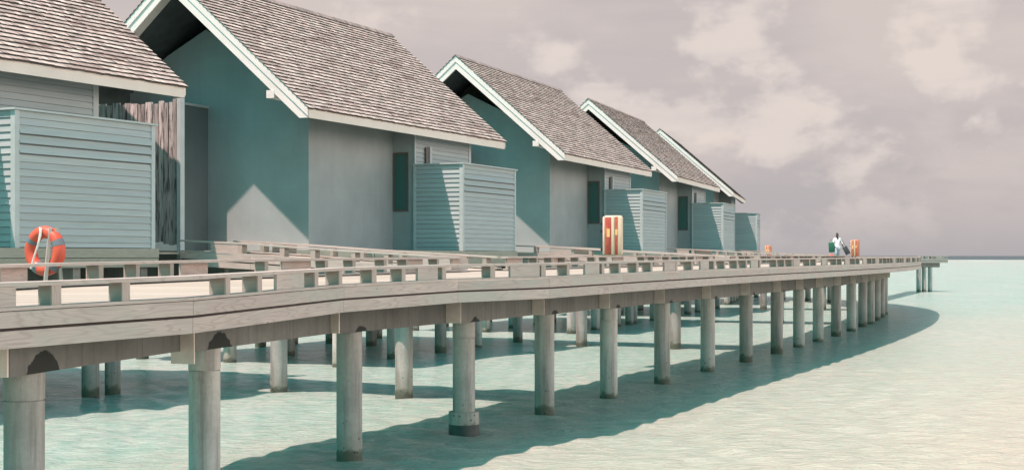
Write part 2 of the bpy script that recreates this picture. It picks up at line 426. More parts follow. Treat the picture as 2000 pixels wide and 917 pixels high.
back = [(-11.3, 9.6)] + [(p[0]-n.x*2.6, p[1]-n.y*2.6) for p, n in zip(PX, NP)]
front = [Vector((x, y, zr(y))) for x, y in front]
back = [Vector((x, y, zr(y)+.085)) for x, y in back]

def ribbon(mb, P, nrm, i0, i1, o0, o1, z0, z1, gap=.004, tone=None):
    """a board swept along P[i0..i1]; cross-section offset o0..o1 to the outside, z0..z1 from the path"""
    if tone is None:
        k = random.uniform(.92, 1.07); tone = (k, k, k)
    du, dv = random.uniform(0, 40), random.uniform(0, 40)
    secs = []; acc = 0
    for i in range(i0, i1+1):
        p = P[i].copy()
        if i > i0: acc += (P[i]-P[i-1]).length
        sh = Vector()
        if i == i0: sh = (P[i+1]-P[i]).normalized()*gap
        if i == i1: sh = (P[i-1]-P[i]).normalized()*gap
        n = Vector((nrm[i].x, nrm[i].y, 0))
        c = [p+sh+n*o0+Vector((0, 0, z0)), p+sh+n*o1+Vector((0, 0, z0)), p+sh+n*o1+Vector((0, 0, z1)), p+sh+n*o0+Vector((0, 0, z1))]
        secs.append((c, acc))
    w, h = abs(o1-o0), abs(z1-z0); vs = [0, w, w+h, 2*w+h, 2*w+2*h]
    flip = (o1 < o0)
    for (a, ua), (b, ub) in zip(secs, secs[1:]):
        for k in range(4):
            q = [a[k], b[k], b[(k+1) % 4], a[(k+1) % 4]]
            u = [(ua+du, vs[k]+dv), (ub+du, vs[k]+dv), (ub+du, vs[k+1]+dv), (ua+du, vs[k+1]+dv)]
            if not flip: q = q[::-1]; u = u[::-1]
            mb.face(q, u, tone)
    for (c, u), rev in ((secs[0], False), (secs[-1], True)):
        q = list(c); uu = [(x*.5+du, y*.5+dv) for x, y in ((0, 0), (w, 0), (w, h), (0, h))]
        if rev != flip: q = q[::-1]; uu = uu[::-1]
        mb.face(q, uu, tone)

block_mb = MB(); block_mb.box(-.06, .06, -.115, .094, 0.001, .199, tone=(.50, .44, .41)); block_mb.box(-.068, .068, .095, .117, 0, .2, tone=(.92, .9, .88)); BLOCK = block_mb.mesh('rail_block', 'wood')  # dark sides and pale end: cap shadow and lit face painted as tones
def rail_kit(P, side, parent, step, with_fascia=True, skip=lambda q: False, fillers=True, H=.31, blocks_left=[100], every=1, maxblocks=None, fascia_h=(.165, .185), fmat='wood'):
    """kerb rail of one edge: cap plank, blocks, sole plank, two fascia boards. side=+1: the outside lies on the normals' side"""
    nr = [n*side for n in normals(P)]
    bh = H-.045-.05
    budget = [0 if maxblocks is None else maxblocks]
    stuff = MB(); cnt = 0; phase = 0.0
    for i in range(len(P)-1):
        a, b = P[i], P[i+1]; d = (b-a); ln = d.length; dn = d/ln
        mid = (a+b)/2
        if with_fascia:
            for k, (z0, z1) in enumerate(((-H-fascia_h[0], -H+.005), (-H-fascia_h[0]-.033-fascia_h[1], -H-fascia_h[0]-.033))):
                m = MB(); ribbon(m, P, nr, i, i+1, .012-.006*k, .052-.006*k, z0, z1)
                m.build('fascia_board', fmat, parent)
            m = MB(); ribbon(m, P, nr, i, i+1, -.05, .004, -H-fascia_h[0]-fascia_h[1]-.02, -H-.01); m.build('gap_backing', 'brown', parent)  # dark backing added to blacken the shaded gap between the fascia boards
        if skip(mid): phase = 0; continue
        m = MB(); ribbon(m, P, nr, i, i+1, -.20, .055, -.045, 0, .002); m.build('rail_cap', 'wood', parent)
        m = MB(); ribbon(m, P, nr, i, i+1, -.20, .058, -H+.014, -H+.05, .002); m.build('sole_plate', 'wood', parent)
        n = Vector((dn.y, -dn.x, 0)).normalized()*side
        cc = n*(-.072)
        fill = None
        if fillers and i % every == 0:
            f0 = ln*random.uniform(.4, .72); f1 = f0+random.uniform(.75, 1.0); fill = (f0, f1)
            m = MB(); q0 = a+dn*f0+n*.0+Vector((0, 0, -H+.052)); m.obox(q0, dn*(f1-f0), n*.045, Vector((0, 0, bh-.004)))
            m.build('infill_board', 'wood', parent)
        t = step-phase
        while t < ln-.06:
            if fill and fill[0]-.06 < t < fill[1]+.06: t += step*.5; continue
            c = a+dn*(t+random.uniform(-.03, .03))+cc+Vector((0, 0, -H+.05))
            ang = math.atan2(dn.y, dn.x)
            mx = Matrix.Translation(c) @ Matrix.Rotation(ang, 4, 'Z') @ Matrix.Diagonal((random.uniform(.85, 1.1), -side, bh/.2, 1))
            if budget[0] > 0:
                budget[0] -= 1; link('rail_block', BLOCK, parent, mx); cnt += 1
            else:
                x = Vector((dn.x, dn.y, 0)).normalized()
                for w0, w1, g0, g1, tn in ((-.06, .06, -.115, .094, .46), (-.068, .068, .095, .117, .9)):  # same painted shade and light tones as on the single blocks
                    stuff.obox(c+x*w0+n*g0, x*(w1-w0), n*(g1-g0), Vector((0, 0, bh)), tone=(tn, tn*.93, tn*.9))
            t += step
        phase = (ln-t+step) % step if False else 0
    if stuff.v: tag(stuff.build('rail_block', 'wood', parent), kind='stuff')
    return cnt

jet = empty('jetty', (0, 0, 0))
tag(jet, 'long curved wooden jetty on round concrete piles, running from lower left to the horizon', 'jetty')
# branch mouths in the back rail are found from the villas' frames
K = 1.25
VIL = [((-11.06, 31.9), 27.5), ((-1.76, 50.75), 24.5), ((6.4, 70.6), 21.0), ((13.1, 89.1), 17.8), ((18.75, 109.8), 12.5)]
def frame(i):
    (x, y), h = VIL[i]; th = R(h)
    return Vector((x, y, 0)), Vector((math.sin(th), math.cos(th), 0)), Vector((math.cos(th), -math.sin(th), 0))
def at(i, v, u, z=0):
    o, d, n = frame(i); p = o+d*u+n*v; return Vector((p.x, p.y, z))
def seg_int(P, o, dr):
    """where the horizontal ray from o along dr meets polyline P"""
    for i in range(len(P)-1):
        a, b = P[i], P[i+1]; e = b-a
        den = dr.x*e.y-dr.y*e.x
        if abs(den) < 1e-9: continue
        t = ((a.x-o.x)*e.y-(a.y-o.y)*e.x)/den; s = ((a.x-o.x)*dr.y-(a.y-o.y)*dr.x)/den
        if t > 0 and -1e-6 <= s <= 1+1e-6: return i, s, a+e*s
    return None
U0, U1 = 6.9, 9.3
# cut the back path where the access walkways arrive
cuts = []
for i in range(5):
    o, d, n = frame(i)
    hits = []
    for u in (U0, U1):
        h = seg_int(back, at(i, 0, u), n)
        if h: hits.append(h)
    cuts.append(hits)
newback = []; mouths = []
ins = []
for hits in cuts:
    if len(hits) == 2:
        for h in hits: ins.append((h[0]+h[1], h[2]))
        mouths.append((hits[0][2], hits[1][2]))
    else: mouths.append(None)
allp = [(float(i), p) for i, p in enumerate(back)]+ins
allp.sort(key=lambda t: t[0])
bp_ = []
for t, p in allp:
    if bp_ and (p-bp_[-1]).length < .35 and t == int(t): continue
    if bp_ and (p-bp_[-1]).length < .35: bp_[-1] = p; continue
    bp_.append(p)
back = bp_
def in_mouth(q):
    for m in mouths:
        if m and min((q-m[0]).length, (q-m[1]).length) < (m[0]-m[1]).length*.75 and (q-(m[0]+m[1])/2).length < .9: return True
    return False
rail_kit(front, 1, jet, 1.0, maxblocks=62, H=.31)
rail_kit(back, -1, jet, 1.0, maxblocks=36, H=.36, skip=in_mouth, fascia_h=(.15, .15))
# deck: planks laid across, following front and back edge
def resample(P, st):
    out = []; carry = 0
    for a, b in zip(P, P[1:]):
        l = (b-a).length; t = carry
        while t < l: out.append(a.lerp(b, t/l)); t += st
        carry = t-l
    return out
def plen(P): return sum((b-a).length for a, b in zip(P, P[1:]))
def along(P, f):
    t = plen(P)*f
    for a, b in zip(P, P[1:]):
        l = (b-a).length
        if t <= l: return a.lerp(b, t/l)
        t -= l
    return P[-1].copy()
mb = MB(); npl = int(plen(front)/.148)
zd = -.315
for k in range(npl):
    f0, f1 = k/npl, (k+.955)/npl
    a0, a1, b0, b1 = along(front, f0), along(front, f1), along(back, f0), along(back, f1)
    for p, z in ((a0, 0), (a1, 0), (b0, -.05), (b1, -.05)): p.z += zd+z
    k_ = random.uniform(.72, 1.1); tn = (k_, k_*random.uniform(.97, 1.01), k_*random.uniform(.94, 1.0))
    du, dv = random.uniform(0, 30), random.uniform(0, 30); l = (a0-b0).length
    dn = Vector((0, 0, -.04))
    mb.face([a0, a1, b1, b0], [(du, dv), (du, dv+.14), (du+l, dv+.14), (du+l, dv)], tn)
    mb.face([b0+dn, b1+dn, a1+dn, a0+dn], [(du+l, dv), (du+l, dv+.14), (du, dv+.14), (du, dv)], tn)
    mb.face([a1, a1+dn, b1+dn, b1], [(du, dv), (du, dv+.04), (du+l, dv+.04), (du+l, dv)], tn)
    mb.face([b0, b0+dn, a0+dn, a0], [(du+l, dv), (du+l, dv+.04), (du, dv+.04), (du, dv)], tn)
dk = mb.build('deck', 'deckwood', jet)
# beams, cross beams and piles
PILE_TOP = 2.28
def pile_mesh(top, ring=None, r=.225, bottom=-.7):
    m = MB()
    if ring:
        m.tube(0, 0, bottom, top-ring, r, 32, cap=False); m.tube(0, 0, top-ring+.012, top, r+.004, 32, cap=True)
        m.tube(0, 0, top-ring, top-ring+.012, r-.012, 32, cap=False)
    else: m.tube(0, 0, bottom, top, r, 32)
    return m.mesh('pile', 'pile', True)
PM = {'a': pile_mesh(PILE_TOP, .33), 'b': pile_mesh(PILE_TOP)}
for i, (x, y) in enumerate(PX):
    o = link('pile', PM['a' if i in (0, 1, 3, 5) else 'b'], jet, Matrix.Translation((x, y, 0)) @ Matrix.Rotation(random.uniform(0, 6), 4, 'Z'))
    if i == 3:
        m = MB(); m.tube(0, 0, -.6, .22, .31, 32); q = m.build('footing', 'darkwet', o, True)
        m = MB(); m.tube(0, 0, .22, .47, .312, 32, r1=.305); q = m.build('footing', 'pile', o, True)
for i in range(-1, len(PX)-1):
    if i < 0: a = Vector((-9.1, 12.9, 0)); b = Vector((*PX[0], 0))
    else: a, b = Vector((*PX[i], 0)), Vector((*PX[i+1], 0))
    d = (b-a).normalized(); n = Vector((d.y, -d.x, 0)); ln = (b-a).length
    zt = min(zr(a.y), zr(b.y))-.315-.05
    # starts forward of the previous beam's end, so its end face shows and catches the sun
    s0 = a-d*.78+n*.33; s1 = b-d*.40+n*.03
    dd = (s1-s0).normalized(); nn = Vector((dd.y, -dd.x, 0))
    m = MB(); mbx = [s0, s1, s1-nn*.36, s0-nn*.36]
    z0 = PILE_TOP
    P4 = [Vector((p.x, p.y, z0)) for p in mbx]; Q4 = [Vector((p.x, p.y, zt)) for p in mbx]; h = zt-z0; l = (s1-s0).length
    m.face([P4[0], P4[1], Q4[1], Q4[0]], [(0, 0), (l, 0), (l, h), (0, h)])
    m.face([P4[1], P4[2], Q4[2], Q4[1]], [(5, .8), (5.3, .8), (5.3, .8+h), (5, .8+h)])
    m.face([P4[2], P4[3], Q4[3], Q4[2]], [(l+9, 1), (9, 1), (9, 1+h), (l+9, 1+h)])
    m.face([P4[3], P4[0], Q4[0], Q4[3]], [(7, 1), (7.36, 1), (7.36, 1+h), (7, 1+h)])
    m.face([P4[3], P4[2], P4[1], P4[0]], [(9, 1), (9+l, 1), (9+l, 1.4), (9, 1.4)])
    m.face(Q4, [(9, 1), (9+l, 1), (9+l, 1.4), (9, 1.4)])
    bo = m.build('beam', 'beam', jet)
    # thin sheet on the back-facing end, its pale colour paints the sun there
    m = MB(); o0 = s0-dd*.035-nn*.357+Vector((0, 0, z0+.003)); lo = .18 if i == 1 else 0
    o0.z -= lo
    m.obox(o0, dd*.034, nn*.354, Vector((0, 0, h-.006+lo))); m.build('sunlit_end_face', 'pale', bo)
    if i >= 0:
        nn_ = Vector((NP[i].x, NP[i].y, 0)).normalized()
        m = MB(); m.obox(a+nn_*(.3 if i < 3 else 1.15)-Vector((nn_.y, -nn_.x, 0))*.13+Vector((0, 0, zt-.28)), -nn_*(2.6 if i < 3 else 3.5), Vector((nn_.y, -nn_.x, 0))*.26, Vector((0, 0, .275)))
        m.build('cross_beam', 'beam', jet)

# ------------------------------------------------------------------ villas
FL = EYE+.19            # villa floor
def siding(mb, a, b, z0, z1, out, pitch=.163, lap=.030, gaps=None, pale=1.0):
    """lap boards between plan points a,b; out = outward normal"""
    a, b, out = Vector(a), Vector(b), Vector(out); d = b-a; l = d.length; z = z1; k = 0
    while z > z0+.02:
        p = pitch; lp = lap; g = 0.006
        if gaps and gaps[0] < k <= gaps[1]: p = pitch*1.35; lp = lap*2.4; g = .035
        zb = max(z0, z-p); kk = random.uniform(.93, 1.05)*pale; tn = (kk, kk, kk)
        A = [a+Vector((0, 0, z)), b+Vector((0, 0, z)), b+out*lp+Vector((0, 0, zb+g)), a+out*lp+Vector((0, 0, zb+g))]
        du, dv = random.uniform(0, 30), random.uniform(0, 30)
        uv = [(du, dv+p), (du+l, dv+p), (du+l, dv), (du, dv)]
        if (A[1]-A[0]).cross(A[2]-A[1]).dot(out) < 0: mb.face(A[::-1], uv[::-1], tn)
        else: mb.face(A, uv, tn)
        B = [A[3], A[2], b+Vector((0, 0, zb+g)), a+Vector((0, 0, zb+g))]
        if (B[1]-B[0]).cross(B[2]-B[1]).z > 0: B = B[::-1]
        mb.face(B, [(du, dv), (du+l, dv), (du+l, dv+lp), (du, dv+lp)], tn)
        for e, q in ((a, (A[0], A[3], B[0] if False else e if False else a+Vector((0, 0, zb+g)))), (b, (A[1], A[2], b+Vector((0, 0, zb+g))))):
            mb.face(list(q), [(0, 0), (0, .1), (.1, .1)], tn)
        z -= p; k += 1
    # backing sheet
    th = -.03
    w = [a+Vector((0, 0, z0)), b+Vector((0, 0, z0)), b+Vector((0, 0, z1)), a+Vector((0, 0, z1))]
    o = out*-.004
    return [p+o for p in w]
def slab(mb, pts, t, tone=(.35, .35, .35)): mb.prism(pts, t, tone)

def shingles(mb, o, eu, ev, up, Lu, Lv, course=.2):
    """o at the upper start corner, eu along the ridge, ev down the slope"""
    o, eu, ev, up = Vector(o), Vector(eu), Vector(ev), Vector(up)
    nrow = int(round(Lv/course)); cs = Lv/nrow
    for r in range(nrow):
        t = -random.uniform(0, .12); v0 = r*cs
        while t < Lu:
            w = random.uniform(.09, .24); u0 = max(0, t+.003); u1 = min(Lu, t+w-.003)
            if u1 > u0+.02:
                j = random.uniform(-.014, .018); th = random.uniform(.032, .046)
                a = o+eu*u0+ev*(v0-.01); b = o+eu*u1+ev*(v0-.01)
                c = o+eu*u1+ev*(v0+cs+j)+up*th; d = o+eu*u0+ev*(v0+cs+j)+up*th
                k = random.gauss(.42, .075); k = max(.18, min(.6, k)); q = random.uniform(.82, .92)
                tn = (k, k*q, k*q*.90)
                du = random.uniform(0, 20)
                F = [a, b, c, d]
                uv = [(u0, v0), (u1, v0), (u1, v0+cs), (u0, v0+cs)]
                if (b-a).cross(c-b).dot(up) < 0: F = F[::-1]; uv = uv[::-1]
                mb.face(F, uv, tn)
                tn2 = (.035, .028, .027)  # near-black butts paint the shadow line under each course
                G = [d, c, c-up*th-up*.02, d-up*th-up*.02]
                if (G[1]-G[0]).cross(G[2]-G[1]).dot(ev) < 0: G = G[::-1]
                mb.face(G, uv, tn2)
            t += w

def make_villa(name, y_rear=6.35, y_front=-8.12, x_eave=-1.25, first=False):
    root = empty(name)
    xr = -6.5; zrd = 12.71; zev = 8.16; run = x_eave-xr; rise = zrd-zev
    sl = Vector((run, 0, -rise)); sln = sl.normalized(); nrm = Vector((rise, 0, run)).normalized()
    x1, x2 = -2.85, -1.95; xl = -10.15; yg = -5.54; yb = 4.55; yw = .06
    zu = lambda x: zrd-.30-abs(x-xr)*rise/run          # underside of the roof
    # walls -------------------------------------------------
    m = MB()
    m.prism([(x1, yg, FL-.02), (x1, yw, FL-.02), (x1, yw, zu(x1)), (x1, yg, zu(x1))], (-.14, 0, 0))     # side wall towards the jetty
    m.prism([(x1-.14, yw, FL-.02), (x2-.03, yw, FL-.02), (x2-.03, yw, zu(x2)), (x1-.14, yw, zu(x1-.14))], (0, .12, 0))   # short return
    m.prism([(x2-.03, yw+.12, FL-.02), (x2-.03, yb, FL-.02), (x2-.03, yb, zu(x2)), (x2-.03, yw+.12, zu(x2))], (-.12, 0, 0))
    m.prism([(xl, yg, FL-.02), (xl, yb, FL-.02), (xl, yb, zu(xl)), (xl, yg, zu(xl))], (.14, 0, 0))
    xp, zp = -6.95, 11.25
    # front gable with its own shallower top below the open roof
    def gp(x): return min(zu(x), zp-.5*abs(x-xp))
    xs = [xl+.14, -9.4, -8.5, -7.6, xp, -6.2, -5.4, -4.4, -3.6, x1-.14]
    m.prism([(xl+.14, yg, FL-.02)]+[(x, yg, gp(x)) for x in xs]+[(x1-.14, yg, FL-.02)], (0, .14, 0))
    m.prism([(xl+.14, yb, FL-.02)]+[(x, yb, zu(x)) for x in (xl+.14, xr, x2-.15)]+[(x2-.15, yb, FL-.02)], (0, -.14, 0))
    m.build('wall', 'plaster', root)
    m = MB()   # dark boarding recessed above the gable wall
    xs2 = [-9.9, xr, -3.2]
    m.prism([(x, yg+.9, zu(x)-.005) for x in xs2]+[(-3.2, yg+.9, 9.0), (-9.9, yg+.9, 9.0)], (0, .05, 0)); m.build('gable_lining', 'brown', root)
    m = MB(); m.box(xl, -6.85, yg-1.30, yg-.001, FL-.02, 8.58); wg = m.build('side_wing', 'shadewall', root)
    m = MB(); m.box(xl-.04, -6.81, yg-1.34, yg-.002, 8.582, 8.66); m.build('top_cap', 'trim', wg)
    # roof ----------------------------------------------------
    m = MB(); t = .16
    for sx in (1, -1):
        f = lambda x: xr+sx*(x-xr)
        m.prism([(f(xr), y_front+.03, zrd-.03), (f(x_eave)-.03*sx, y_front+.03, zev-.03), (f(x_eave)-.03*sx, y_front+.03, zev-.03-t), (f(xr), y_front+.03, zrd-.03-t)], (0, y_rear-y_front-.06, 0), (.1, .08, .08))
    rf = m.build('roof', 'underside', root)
    m = MB()
    shingles(m, Vector((xr, y_front-.03, zrd)), (0, 1, 0), sln, nrm, y_rear-y_front+.06, sl.length+.07)
    m.build('shingles', 'shingle', rf)
    m = MB(); sm = Vector((-sln.x, 0, sln.z)); nm = Vector((-nrm.x, 0, nrm.z))
    shingles(m, Vector((xr, y_front-.03, zrd)), (0, 1, 0), sm, nm, y_rear-y_front+.06, sl.length+.07)
    m.build('shingles', 'shingle', rf)
    m = MB(); y = y_front-.04                                  # ridge caps
    while y < y_rear-.05:
        for sx in (1, -1):
            a = Vector((xr, y, zrd+.055)); k = random.uniform(.14, .3)
            m.prism([a, a+Vector((sx*.17, 0, -.17*rise/run)), a+Vector((sx*.17, 0, -.17*rise/run-.03)), a+Vector((0, 0, -.035))], (0, .24, .02), (k, k*.85, k*.8))
        y += .215
    m.build('ridge_cap', 'shingle', rf)
    # rake boards, in two steps, front and rear; eave fascia; soffit
    for yy, sg in ((y_front, -1), (y_rear, 1)):
        for sx in (1, -1):
            f = lambda x: xr+sx*(x-xr)
            for dz0, dz1, off, th in ((-.005, -.27, .0, .07), (-.27, -.60, .035, .05)):
                m = MB()
                q = [(f(xr), yy, zrd+dz0), (f(x_eave), yy, zev+dz0), (f(x_eave), yy, zev+dz1), (f(xr), yy, zrd+dz1)]
                if dz1 < -.3: q[2:3] = [(f(x_eave), yy, zev-.33), (f(x_eave-.27*run/rise), yy, zev-.33)]
                q = [(a, b-sg*off, c) for a, b, c in q]
                m.prism(q, (0, -sg*th, 0)); 
                for i_, uu in enumerate(m.uv): pass
                m.build('rake_board', 'white', rf)
    for sx in (1, -1):
        f = lambda x: xr+sx*(x-xr)
        m = MB(); m.box(*sorted((f(x_eave), f(x_eave-.04))), y_front+.055, y_rear-.055, zev-.33, zev-.02); m.build('eave_fascia', 'cream', rf)
    # sloping white soffit strip inside the rake, purlin ends
    m = MB()
    for sx in (1, -1):
        f = lambda x: xr+sx*(x-xr)
        m.prism([(f(xr), y_front+.1, zrd-.21), (f(x_eave-.3), y_front+.1, zev-.21+.3*rise/run), (f(x_eave-.3), y_front+.1, zev-.235+.3*rise/run), (f(xr), y_front+.1, zrd-.235)], (0, .75, 0))
    m.build('soffit', 'white', rf)
    for xx in (-2.62, -10.38):
        zz = zev+(x_eave-(-2.62))*rise/run-.62
        m = MB(); m.box(xx-.14, xx+.14, y_front+.02, yg-.01, zz-.24, zz); m.build('purlin_end', 'white', rf)
    # window in the return ------------------------------------
    m = MB(); wx0, wx1, wz0, wz1 = -2.80, -2.20, 5.20, 7.32; fy = yw-.035
    for q in ((wx0, wx1, wz1-.07, wz1), (wx0, wx1, wz0, wz0+.07), (wx0, wx0+.06, wz0+.07, wz1-.07), (wx1-.06, wx1, wz0+.07, wz1-.07)):
        m.box(q[0], q[1], fy, yw+.05, q[2], q[3])
    wn = m.build('window', 'frame', root)
    m = MB(); m.box(wx0+.06, wx1-.06, fy+.02, fy+.03, wz0+.07, wz1-.07); m.build('pane', 'glass', wn)
    # upper lap siding on the bathroom wall
    m = MB(); zt = zu(x2)-.0
    s = siding(m, (x2, yw, 0), (x2, yb-.12, 0), 6.86, zt, (1, 0, 0)); slab(m, s, (-.022, 0, 0))
    m.build('upper_siding', 'siding', root)
    for q in ((x2-.03, x2+.035, yb-.13, yb+.06, FL, zt), (x2-.02, x2+.03, yw-.03, yw+.05, 6.9, zt)):
        m = MB(); m.box(*q); m.build('corner_trim', 'trim', root)
    m = MB(); m.box(x2+.03, x2+.14, 1.0, 1.16, 6.7, 7.58); v1 = m.build('vent_duct', 'trim', root)
    m = MB(); m.box(x2+.02, x2+.10, .78, .97, 6.7, 7.54); m.build('duct_bracket', 'frame', v1)
    # outdoor shower enclosure --------------------------------
    be = empty('shower_enclosure'); be.parent = root
    zb, ztp = FL-.0, 6.85
    m = MB(); s = siding(m, (x2-.0, 0, 0), (-.1, 0, 0), zb, ztp, (0, -1, 0)); slab(m, s, (0, .022, 0)); m.build('side_siding', 'siding', be)
    m = MB(); s = siding(m, (0, .1, 0), (0, 4.42, 0), zb, ztp, (1, 0, 0), gaps=(1, 4), lap=.026); slab(m, s, (-.022, 0, 0)); m.build('front_siding', 'siding', be)
    m = MB(); s = siding(m, (x2, 4.5, 0), (-.1, 4.5, 0), zb, ztp, (0, 1, 0)); slab(m, s, (0, -.022, 0)); m.build('side_siding', 'siding', be)
    for q in ((-.1, .035, -.035, .1, zb-.02, ztp-.001), (-.1, .035, 4.4, 4.535, zb-.02, ztp-.001), (x2, x2+.1, -.033, .03, zb-.02, ztp-.001)):
        m = MB(); m.box(*q); m.build('corner_trim', 'trim', be)
    m = MB(); m.box(x2-.02, .09, -.09, 4.59, ztp, ztp+.045); m.build('top_cap', 'trim', be)
    # floor platform ------------------------------------------
    m = MB(); m.box(-10.4, -.0, -6.2, 4.58, FL-.10, FL-.022); m.build('floor_slab', 'wood', root)
    for z0, z1, q in ((FL-.235, FL-.012, .0), (FL-.47, FL-.25, -.008)):
        m = MB(); m.box(.002+q, .045+q, -6.2, 4.66, z0, z1); m.build('platform_fascia', 'green_wood', root)
        m = MB(); m.box(-10.4, .0, -6.245-q, -6.202-q, z0, z1); m.build('platform_fascia', 'green_wood', root)
    m = MB()
    for y in (-5.2, -1.6, 2.0, 4.3):
        m = MB(); m.box(-10.2, -.12, y-.12, y+.12, FL-1.0, FL-.102); m.build('floor_beam', 'beam', root)
    for x in (-.6, -3.6, -6.2, -9.9):
        m = MB(); m.box(x-.13, x+.13, -6.0, 4.55, FL-1.25, FL-1.002); m.build('girder', 'beam', root)
    m = MB(); m.box(-10.3, -.4, 4.32, 4.5, FL-1.6, FL-1.26); m.build('girder', 'beam', root)
    pm = pile_mesh(FL-1.25, None, .22)
    for x in (-1.9, -6.2, -9.9):
        for y in (-5.2, -1.6, 2.0, 4.3): link('pile', pm, root, Matrix.Translation((x, y, 0)))
    # entry landing beside the villa
    m = MB(); y = 4.72
    while y < 9.5:
        m.box(-10.2, -1.2, y, y+.142, FL-.14, FL-.10); y += .15
    m.build('landing_deck', 'deckwood', root)
    m = MB(); m.box(-10.2, -1.3, 5.0, 5.2, FL-.8, FL-.145); m.box(-10.2, -1.3, 8.9, 9.1, FL-.8, FL-.145); m.build('landing_beam', 'beam', root)
    pm2 = pile_mesh(FL-.8, None, .2)
    for x in (-1.9, -8.6):
        for y in (5.1, 9.0): link('pile', pm2, root, Matrix.Translation((x, y, 0)))
    return root

VLAB = ['nearest villa at the left edge, cut by the frame, with big louvred shower box',
        'large sage grey villa, second from the left, its wide gable in full view',
        'third villa from the left, sage grey with white rakes, behind the striped cabinet',
        'fourth villa from the left, small sage grey gable with shingled roof sloping to the jetty',
        'farthest villa of the row, only its roof edge and end shower box showing']
v0 = make_villa('overwater_villa', y_rear=6.9, x_eave=-1.0)
v1 = make_villa('overwater_villa')
vils = [v0, v1]+[copy_tree(v1) for _ in range(3)]
for i, v in enumerate(vils):
    (x, y), h = VIL[i]; v.location = (x, y, 0); v.rotation_euler = (0, 0, -R(h))
    tag(v, VLAB[i], 'villa', 'villas along the jetty')

# ------------------------------------------------------------------ access walkways
ALAB = ['nearest access ramp, from the first villa landing to the jetty beside the weathered plank screen',
        'second access ramp, passing behind the striped cabinet to the third villa',
        'third access ramp along the shower box of the third villa',
        'fourth access ramp close to the smallest shower boxes',
        'farthest access ramp beyond the last villa']
def access(i):
    o, d, n = frame(i)
    if mouths[i] is None: return
    t = empty('access_walkway'); tag(t, ALAB[i], 'walkway', 'access ramps from jetty to villas')
    ends = []
    for u, hit, side in ((U0, mouths[i][0], 1), (U1, mouths[i][1], -1)):
        v_hit = (hit-o).dot(n); zh = hit.z
        vs = [-1.15, 1.2, 3.4, v_hit]
        top = FL+.24
        P = []
        for v in vs:
            f = (v+1.15)/(v_hit+1.15); f = f*f*(3-2*f)*.5+f*.5
            P.append(at(i, v, u, top*(1-f)+zh*f))
        ends.append(P)
        rail_kit(P, side, t, 1.0, maxblocks=30 if i < 3 else 0, H=.33, every=2, fascia_h=(.17, .15))
    m = MB(); A, B = ends; npl = int(plen(A)/.15)
    for k in range(npl):
        a0, a1, b0, b1 = along(A, k/npl), along(A, (k+.95)/npl), along(B, k/npl), along(B, (k+.95)/npl)
        for p in (a0, a1, b0, b1): p.z -= .34
        kk = random.uniform(.88, 1.08); du = random.uniform(0, 30); dn = Vector((0, 0, -.04))
        m.face([b0, b1, a1, a0], [(du, 0), (du, .14), (du+2.4, .14), (du+2.4, 0)], (kk, kk, kk))
        m.face([a0+dn, a1+dn, b1+dn, b0+dn], [(du, 0), (du, .14), (du+2.4, .14), (du+2.4, 0)], (kk, kk, kk))
    m.build('deck', 'deckwood', t)
    for f in (.2, .8):
        m = MB(); a, b = along(A, 0), along(A, 1); c, e = along(B, 0), along(B, 1)
        p, q = a.lerp(c, f), b.lerp(e, f); p.z -= .56; q.z -= .56
        m.bar(p, q, .18, .3); m.build('beam', 'beam', t)
    v_hit = (mouths[i][0]-o).dot(n)
    for v in ((5.35, 1.45) if v_hit > 5.6 else (v_hit-1.2, v_hit-5)):
        link('pile', PM['b'], t, Matrix.Translation(at(i, v, 7.75)))
        m = MB(); a, b = at(i, v, 7.2, 0), at(i, v, 8.9, 0); a.z = b.z = PILE_TOP+.17; m.bar(a, b, .4, .32); m.build('pile_cap', 'beam', t)
for i in range(5): access(i)

# ------------------------------------------------------------------ weathered plank screen by the nearest villa
t = empty('plank_screen', at(0, 0, 8.75), -R(VIL[0][1]))
tag(t, 'tall screen of weathered bare wooden planks between the first and second villa', 'fence')
x = -7.2; top = 8.06
while x < -2.88:
    w = random.uniform(.12, .30); w = min(w, -2.86-x)
    jb = random.uniform(-.08, .03); yy = random.choice((0, 0, -.03, .03))
    m = MB(); m.box(x, x+w-.016, yy, yy+.045, FL+.02+random.uniform(-.03, .25), top+jb, jit=.35)
    m.build('plank', 'oldwood', t); x += w
m = MB()
for z in (4.6, 6.1, 7.5): m.box(-7.2, -2.88, .08, .16, z, z+.1)
m.build('rail', 'oldwood', t)
m = MB(); m.box(-2.85, -2.72, -.05, .13, FL-.3, 8.1); m.build('post', 'trim', t)

# ------------------------------------------------------------------ lifebuoy on its post
M['orange'] = simple('faded_orange_plastic', (.56, .075, .038), .5, 0, .12, 5)
M['band'] = simple('grey_reflective_band', (.13, .15, .17), .4)
M['rope'] = simple('white_rope', (.75, .68, .63), .8)
def torus(mb, Rr, r, a0=0, a1=2*math.pi, n=48, k=16, sq=1.0):
    for i in range(n):
        A, B = a0+(a1-a0)*i/n, a0+(a1-a0)*(i+1)/n
        for j in range(k):
            P = []
            for a, t_ in ((A, j), (B, j), (B, j+1), (A, j+1)):
                th = 2*math.pi*t_/k; rr = Rr+r*math.cos(th); P.append((rr*math.cos(a), r*sq*math.sin(th), rr*math.sin(a)))
            mb.face(P, [(0, 0)]*4)
bz = EYE+.075; by = 22.4; bx = -.3257*by
lb = empty('lifebuoy', (bx, by, bz)); lb.rotation_euler = (0, R(8), R(-27))
tag(lb, 'orange ring lifebuoy with dark bands hanging on a wooden post behind the rail', 'lifebuoy')
m = MB(); torus(m, .295, .098); m.build('ring', 'orange', lb, True)
for a in (30, 155, 250, 320):
    m = MB(); torus(m, .295, .1005, R(a-8), R(a+8), 6, 16); m.build('band', 'band', lb, True)
